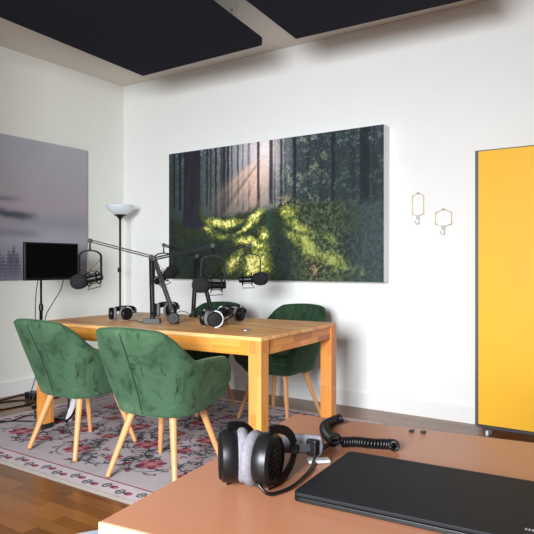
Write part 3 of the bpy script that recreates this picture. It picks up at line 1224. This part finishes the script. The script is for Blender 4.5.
def mic(tip, yaw, pitch, label, drop=.056):
    """front of the capsule points along yaw; the open yoke hangs from the boom tip"""
    tip = Vector(tip)
    t = thing('studio_microphone', label, 'microphone', tip - Vector((0, 0, drop)), yaw, 'broadcast microphones hanging from the boom arms')
    # yoke: inverted U in local XZ (mic axis = +X)
    bm = nb()
    w, h = .076, .188
    pts = [(-w, 0, -h)] + [(-w, 0, -.05)] + [(-w * math.cos(a), 0, -.048 + .040 * math.sin(a)) for a in [PI * k / 12 for k in range(1, 12)]] + [(w, 0, -.05), (w, 0, -h)]
    for a, b in zip(pts[:-1], pts[1:]):
        bar(bm, a, b, .017, .0095)
    tube(bm, [(0, 0, -.012), (0, 0, .006)], .008, 10)
    obj('yoke', bm, M['blackmatte'], t)
    pv = Vector((0, 0, -.198))
    rot = Matrix.Translation(pv) @ Matrix.Rotation(-pitch, 4, 'Y')
    ax = rot @ Matrix.Rotation(R(90), 4, 'Y')       # local z -> +X
    bm = nb()
    lathe(bm, [(0, -.085), (.020, -.084), (.024, -.075), (.025, .03), (.027, .045), (0, .045)], 28, ax)
    obj('microphone_body', bm, M['black'], t, smooth=True, auto=40)
    bm = nb()
    lathe(bm, [(0, .136), (.018, .134), (.034, .126), (.045, .110), (.050, .088), (.050, .066), (.045, .045), (.035, .028), (.026, .020)], 32, ax)
    obj('foam_windscreen', bm, M['foam'], t, smooth=True)
    bm = nb()
    for zz in (-.058, .012):
        ring = [ax @ Vector((.043 * math.cos(2 * PI * k / 28), .043 * math.sin(2 * PI * k / 28), zz)) for k in range(28)]
        tube(bm, ring, .0042, 6, closed=True)
    for a in (PI / 4, 3 * PI / 4, 5 * PI / 4, 7 * PI / 4):
        q = [ax @ Vector((.043 * math.cos(a), .043 * math.sin(a), z)) for z in (-.058, .012)]
        tube(bm, q, .003, 6)
    tube(bm, [rot @ Vector((-.058, 0, -.040)), rot @ Vector((-.064, 0, -.062)), rot @ Vector((.03, 0, -.066)), rot @ Vector((.012, 0, -.043))], .003, 6)
    obj('shock_mount', bm, M['blackmatte'], t, smooth=True)
    bm = nb()
    for (a, b) in (((-w, -.06), (.012, -.155)), ((w, -.095), (-.05, -.16)), ((-w, -.12), (.03, -.165)), ((w, -.13), (.0, -.155))):
        tube(bm, [(a[0], 0, a[1]), (b[0], .0, b[1])], .0024, 6)
    tube(bm, [(-w, 0, -h), tuple(rot @ Vector((-.058, 0, -.02)))], .002, 6)
    tube(bm, [(w, 0, -h), tuple(rot @ Vector((.012, 0, .0)))], .003, 6)
    obj('elastic_cord', bm, M['black'], t, smooth=True)
    return t


IMG_R = math.atan2(.557, .83)
boom((1.913, -1.505, .78), (1.908, -1.512, 1.197), (1.609, -1.775, 1.302), 'boom arm nearest the left end, reaching left from a black block clamp')
boom((2.049, -1.440, .78), (1.919, -1.495, 1.183), (2.347, -1.400, 1.266), 'boom arm with a large round knob at its foot, reaching right', block=False, knob=True)
boom((1.813, -0.975, .78), (1.745, -0.862, 1.206), (2.202, -0.785, 1.290), 'boom arm at the back reaching right across the forest picture', block=False)
boom((1.926, -0.900, .78), (1.790, -0.900, 1.211), (1.461, -0.925, 1.300), 'boom arm at the back reaching left, its lower section leaning', block=False)
mic((1.609, -1.775, 1.302), IMG_R + PI - .12, R(-12), 'black foam microphone furthest left, hanging beside the monitor')
mic((2.347, -1.400, 1.266), IMG_R + PI + .1, R(0), 'black foam microphone in the centre, its foam pointing left before the forest picture')
mic((2.202, -0.785, 1.290), IMG_R + .02, R(3), 'black foam microphone furthest right, its foam pointing right')
mic((1.461, -0.925, 1.300), IMG_R - .1, R(32), 'black foam microphone tilted upward at the back of the table')


# ------------------------------------------------------------------ headphones
def headphones(label, loc, rotz, sc=1.0, sep=.075, lt=(-1, 0), rt=(1, 0), pads=None, lc=None, rc=None, H_=.155, rise=.03, name='headphones', band='black', group=None, apex_dx=0.0, yh=.0485, yw=.007, ym='silver', ydir=None):
    """cups stand on their rims at z=0, the band lies back along +Y"""
    t = thing(name, label, 'headphones', loc, rotz, group)
    t.scale = (sc, sc, sc)
    rad = .0497
    lc = Vector(lc) if lc else Vector((-sep, 0, rad))
    rc = Vector(rc) if rc else Vector((sep, 0, rad))
    cps = []
    for c, nrm in ((lc, lt), (rc, rt)):
        nv = Vector((nrm[0], nrm[1], 0)).normalized()
        m4 = zto(nv, c)
        bm = nb()
        lathe(bm, [(.0, -.004), (.040, -.004), (.043, .0), (.044, .012), (.0425, .020), (.036, .0255), (.033, .0235), (.0, .0245)], 40, m4)
        cup = obj('ear_cup', bm, M['black'], t, smooth=True, auto=35)
        bm = nb()
        lathe(bm, [(.0335, .0248), (.036, .0262), (.0385, .0248)], 40, m4, cap=False)
        for k in range(9):
            y_ = -.026 + k * .0065
            hw = math.sqrt(max(0, .030 ** 2 - y_ ** 2))
            x0 = m4 @ Vector((-hw, y_, .0250))
            x1 = m4 @ Vector((hw, y_, .0250))
            tube(bm, [x0, x1], .0011, 5)
        obj('grille', bm, M['blackmatte'], cup, smooth=True)
        bm = nb()
        N, K = 44, 12
        R0, r1, r2 = .0340, .0110, .0105
        pr = [(R0 + r1 * math.cos(2 * PI * k / K), -.0140 + r2 * math.sin(2 * PI * k / K)) for k in range(K)]
        lathe(bm, pr + [pr[0]], N, m4, cap=False)
        bmesh.ops.remove_doubles(bm, verts=bm.verts, dist=1e-5)
        obj('ear_pad', bm, pads or M['velour'], t, smooth=True)
        # yoke: half ring round the cup, open to the front
        bdir = Vector((0, 1, 0))
        pl = nv.cross(Vector((0, 0, 1))).normalized()
        if pl.dot(bdir) < 0:
            pl = -pl
        nv_ = nv
        if ydir:
            pl = Vector((ydir[0], ydir[1], 0)).normalized()
        bm = nb()
        arc = [c + nv * .012 + Vector((0, 0, 1)) * .0475 * math.sin(a) + pl * yh * math.cos(a) for a in [-PI / 2 + PI * k / 18 for k in range(19)]]
        for a, b in zip(arc[:-1], arc[1:]):
            bar(bm, a, b, .0035, yw)
        obj('yoke', bm, M[ym], t)
        cps.append(c + nv * .012 + pl * yh)
    # headband
    a, b = cps
    ap = (a + b) / 2 + Vector((apex_dx, H_ - .048, rise))
    wv = (b - a) / 2
    pts = []
    for k in range(25):
        th = PI * k / 24
        q = (a + b) / 2 - wv * math.cos(th) * (1 + .25 * math.sin(th)) + (ap - (a + b) / 2) * math.sin(th) ** .8
        pts.append(q)
    bm = nb()
    for p, q in zip(pts[:-1], pts[1:]):
        bar(bm, p, q, .0025, .013)
    obj('band_spring', bm, M['steel'], t)
    bm = nb()
    seg = pts[5:20]
    rs = [.007 + .0045 * math.sin(PI * k / (len(seg) - 1)) for k in range(len(seg))]
    vs0 = []
    for i, p in enumerate(seg):
        d = (seg[min(i + 1, len(seg) - 1)] - seg[max(i - 1, 0)]).normalized()
        nrm = d.cross(Vector((0, 0, 1))).normalized()
        up = nrm.cross(d).normalized()
        vs0.append([bm.verts.new(p + nrm * math.cos(x) * rs[i] * .8 + up * math.sin(x) * .018) for x in [2 * PI * k / 12 for k in range(12)]])
    for r0, r1_ in zip(vs0[:-1], vs0[1:]):
        for k in range(12):
            bm.faces.new((r0[k], r0[(k + 1) % 12], r1_[(k + 1) % 12], r1_[k]))
    bm.faces.new(vs0[0])
    bm.faces.new(vs0[-1][::-1])
    obj('band_padding', bm, M[band], t, smooth=True)
    for e in (pts[3], pts[21]):
        bm = nb()
        box(bm, -.010, .010, -.006, .006, -.014, .014, mtx=Matrix.Translation(e))
        obj('slider', bm, M['black'], t, bevel=.002)
    return t


GH = 'headphones on the wooden table'
headphones('silver and black headphones lying at the left end of the wooden table', (1.575, -1.49, TH), R(25), 1.0, sep=.048, lt=(-.9, -.5), rt=(.9, -.5), group=GH)
headphones('black headphones with light pads lying behind the large boom arm knob', (1.675, -1.155, TH), R(30), 1.15, sep=.045, lt=(-1, -.2), rt=(1, -.5), group=GH)
headphones('silver ringed headphones at the front of the table beneath the central microphone', (2.385, -1.475, TH), R(-12), 1.08, sep=.04, lt=(-.9, -.5), rt=(.9, -.65), group=GH)
headphones('black headphones at the back of the table under the right microphone', (2.290, -1.13, TH), R(30), 1.1, sep=.048, lt=(-.7, -.7), rt=(1, -.3), group=GH)

# thin cables and small discs on the table
for nm, pts, lb in (('headphone_cable', [(1.62, -1.47, TH + .004), (1.70, -1.45, TH + .004), (1.78, -1.50, TH + .004), (1.87, -1.47, TH + .004), (1.93, -1.44, TH + .004)], 'thin black cable between the left headphones and the boom clamps'),
                    ('headphone_cable', [(1.76, -1.12, TH + .03), (1.79, -1.08, TH + .05), (1.83, -1.04, TH + .03), (1.88, -1.02, TH + .004), (1.94, -1.05, TH + .004)], 'thin black cable arching off the headphones behind the large knob')):
    bm = nb()
    tube(bm, spline(pts, 8), .0025, 6)
    tag(obj(nm, bm, M['black'], smooth=True), lb, 'cable')
bm = nb()
lathe(bm, [(0, 0), (.030, 0), (.030, .003), (.024, .005), (.018, .003), (0, .003)], 28)
o = tag(obj('table_grommet', bm, M['steel'], smooth=True, auto=30), 'small round metal disc lying flat near the right end of the tabletop', 'grommet')
o.location = (2.673, -1.488, TH)
bm = nb()
lathe(bm, [(0, 0), (.032, 0), (.034, .004), (.028, .007), (0, .007)], 28)
o = tag(obj('coaster', bm, M['white'], smooth=True, auto=30), 'small white round coaster at the far left of the tabletop', 'coaster')
o.location = (1.285, -1.03, TH)

# ------------------------------------------------------------------ front desk
DT = R(7.3)
DZ = 0.75
t = thing('front_desk', 'peach brown laminate desk with a pale maple edge in the foreground', 'desk', (4.062, -3.787, 0), DT)
DL, DD = 1.45, 0.738
obj('desktop', bx(0, DL, 0, DD, DZ - .026, DZ), [M['desk']], t, bevel=.0015)
bm = nb()
box(bm, -.0012, DL + .0012, -.0016, -.0002, DZ - .026, DZ - .0006)
obj('edge_band', bm, M['deskedge'], t, label='pale maple edge strip')
for x in (.06, DL - .11):
    for y in (.05, DD - .10):
        obj('leg', bx(x, x + .05, y, y + .05, 0.001, DZ - .026), M['alu'], t, bevel=.003)
obj('crossbar', bx(.11, DL - .11, DD - .09, DD - .06, DZ - .08, DZ - .04), M['alu'], t)

# laptop
t = thing('laptop', 'closed matte black laptop lying on the peach desk', 'laptop', (4.266, -3.558, DZ), R(4.2))
LW, LD = .41, .250
bm = nb()
rprism(bm, round_poly([(0, 0), (LW, 0), (LW, LD), (0, LD)], .012), .0015, .0090)
obj('laptop_base', bm, M['black'], t, bevel=.0012)
bm = nb()
rprism(bm, round_poly([(0.0, .0), (LW, .0), (LW, LD), (0, LD)], .012), .0100, .0165)
obj('laptop_lid', bm, M['laptop'], t, bevel=.0014)
obj('hinge', bx(.03, LW - .03, LD - .016, LD - .004, .0089, .0101), M['black'], t)
for xx, yy in ((.03, .02), (LW - .03, .02)):
    pass
bm = nb()
for k, (a, b) in enumerate(((.351, .354), (.3555, .3585), (.360, .363), (.3645, .3675), (.369, .372))):
    box(bm, a, b, .036, .0420, .0165, .0168)
obj('lid_lettering', bm, M['logo'], t, label='small grey lettering on the lid')


# big headphones on the desk
big = headphones('large open-back headphones with grey velour pads on the peach desk', (4.180, -3.545, DZ), 0, 1.06,
                 lt=(-.76, -.65), rt=(.975, .22), lc=(-.037, -.006, .0500), rc=(.013, .004, .0500), H_=.120, rise=-.008, apex_dx=.035, name='studio_headphones', yh=.074, yw=.015, ym='black', band='velour', ydir=(.05, 1))

# headphone cable: straight leads to the coil, then coil
bm = nb()
Z = DZ + .004
tube(bm, spline([(4.205, -3.575, DZ + .025), (4.225, -3.57, DZ + .008), (4.235, -3.54, DZ + .005), (4.238, -3.50, DZ + .006), (4.222, -3.42, DZ + .006), (4.190, -3.34, DZ + .006), (4.185, -3.275, DZ + .010)], 8), .0032, 8)
tube(bm, spline([(4.20, -3.42, DZ + .045), (4.195, -3.36, DZ + .02), (4.175, -3.30, DZ + .01), (4.185, -3.262, DZ + .010)], 8), .0028, 8)
obj_c = thing('coiled_cable', 'thick coiled black headphone cable lying behind the laptop', 'cable', (0, 0, 0))
obj('straight_lead', bm, M['black'], obj_c, smooth=True)
bm = nb()


def coil(path, rad, turns, wire):
    P_ = spline(path, 60)
    N = turns * 14
    out = []
    L_ = len(P_) - 1
    for k in range(N + 1):
        q = k / N * L_
        i = min(int(q), L_ - 1)
        p = P_[i].lerp(P_[i + 1], q - i)
        d = (P_[min(i + 2, L_)] - P_[max(i - 1, 0)]).normalized()
        x, y, _ = frame_at(d)
        a = 2 * PI * k / 14
        out.append(p + (x * math.cos(a) + y * math.sin(a)) * rad)
    tube(bm, out, wire, 6)


coil([(4.190, -3.262, DZ + .012), (4.145, -3.215, DZ + .012), (4.112, -3.160, DZ + .013), (4.110, -3.105, DZ + .014), (4.118, -3.090, DZ + .016)], .0085, 30, .0032)
coil([(4.200, -3.252, DZ + .012), (4.225, -3.232, DZ + .012), (4.255, -3.225, DZ + .012), (4.285, -3.212, DZ + .012), (4.300, -3.205, DZ + .012), (4.306, -3.215, DZ + .012)], .0085, 26, .0032)
obj('coil', bm, M['black'], obj_c, smooth=True)
bm = nb()
ring = [Vector((4.192, -3.262, DZ + .020)) + Vector((.83, .557, 0)) * .010 * math.cos(a) + Vector((0, 0, 1)) * .010 * math.sin(a) for a in [2 * PI * k / 20 for k in range(20)]]
tube(bm, ring, .0035, 8, closed=True)
obj('cable_tie', bm, M['blackmatte'], obj_c, smooth=True)
bm = nb()
box(bm, -.022, .022, -.011, .011, 0, .006, mtx=Matrix.Translation((4.207, -3.362, DZ + .001)) @ Matrix.Rotation(R(40), 4, 'Z'))
tag(obj('jack_plug', bm, M['silver'], bevel=.002), 'small silver plug lying against the back left corner of the laptop', 'plug')
bm = nb()
box(bm, -.014, .014, -.008, .008, 0, .008, mtx=Matrix.Translation((4.186, -3.470, DZ + .001)) @ Matrix.Rotation(R(25), 4, 'Z'))
tag(obj('sticky_tag', bm, M['tag'], bevel=.001), 'small lime green tag on the desk inside the headphone loop', 'tag')
for k, xx in enumerate((4.283, 4.309)):
    bm = nb()
    box(bm, -.005, .005, -.005, .005, 0, .006)
    o = tag(obj('cable_clip', bm, M['black'], bevel=.001), 'tiny black clip on the far edge of the desk, the %s of two' % ('left', 'right')[k], 'clip')
    o.location = (xx, -3.052 + k * .006, DZ)

# pale round stool by the desk
t = thing('round_stool', 'pale blue round stool seat at the bottom edge beside the desk', 'stool', (3.70, -3.47, 0))
bm = nb()
lathe(bm, [(0, .39), (.19, .39), (.21, .40), (.215, .42), (.21, .443), (.19, .45), (0, .452)], 56)
obj('seat', bm, M['stool'], t, smooth=True, auto=50)
bm = nb()
tube(bm, [(0, 0, .02), (0, 0, .39)], .025, 16)
obj('column', bm, M['steel'], t, smooth=True)
bm = nb()
lathe(bm, [(0, .001), (.18, .001), (.18, .012), (.03, .028), (.025, .04)], 40)
obj('foot_plate', bm, M['steel'], t, smooth=True, auto=40)
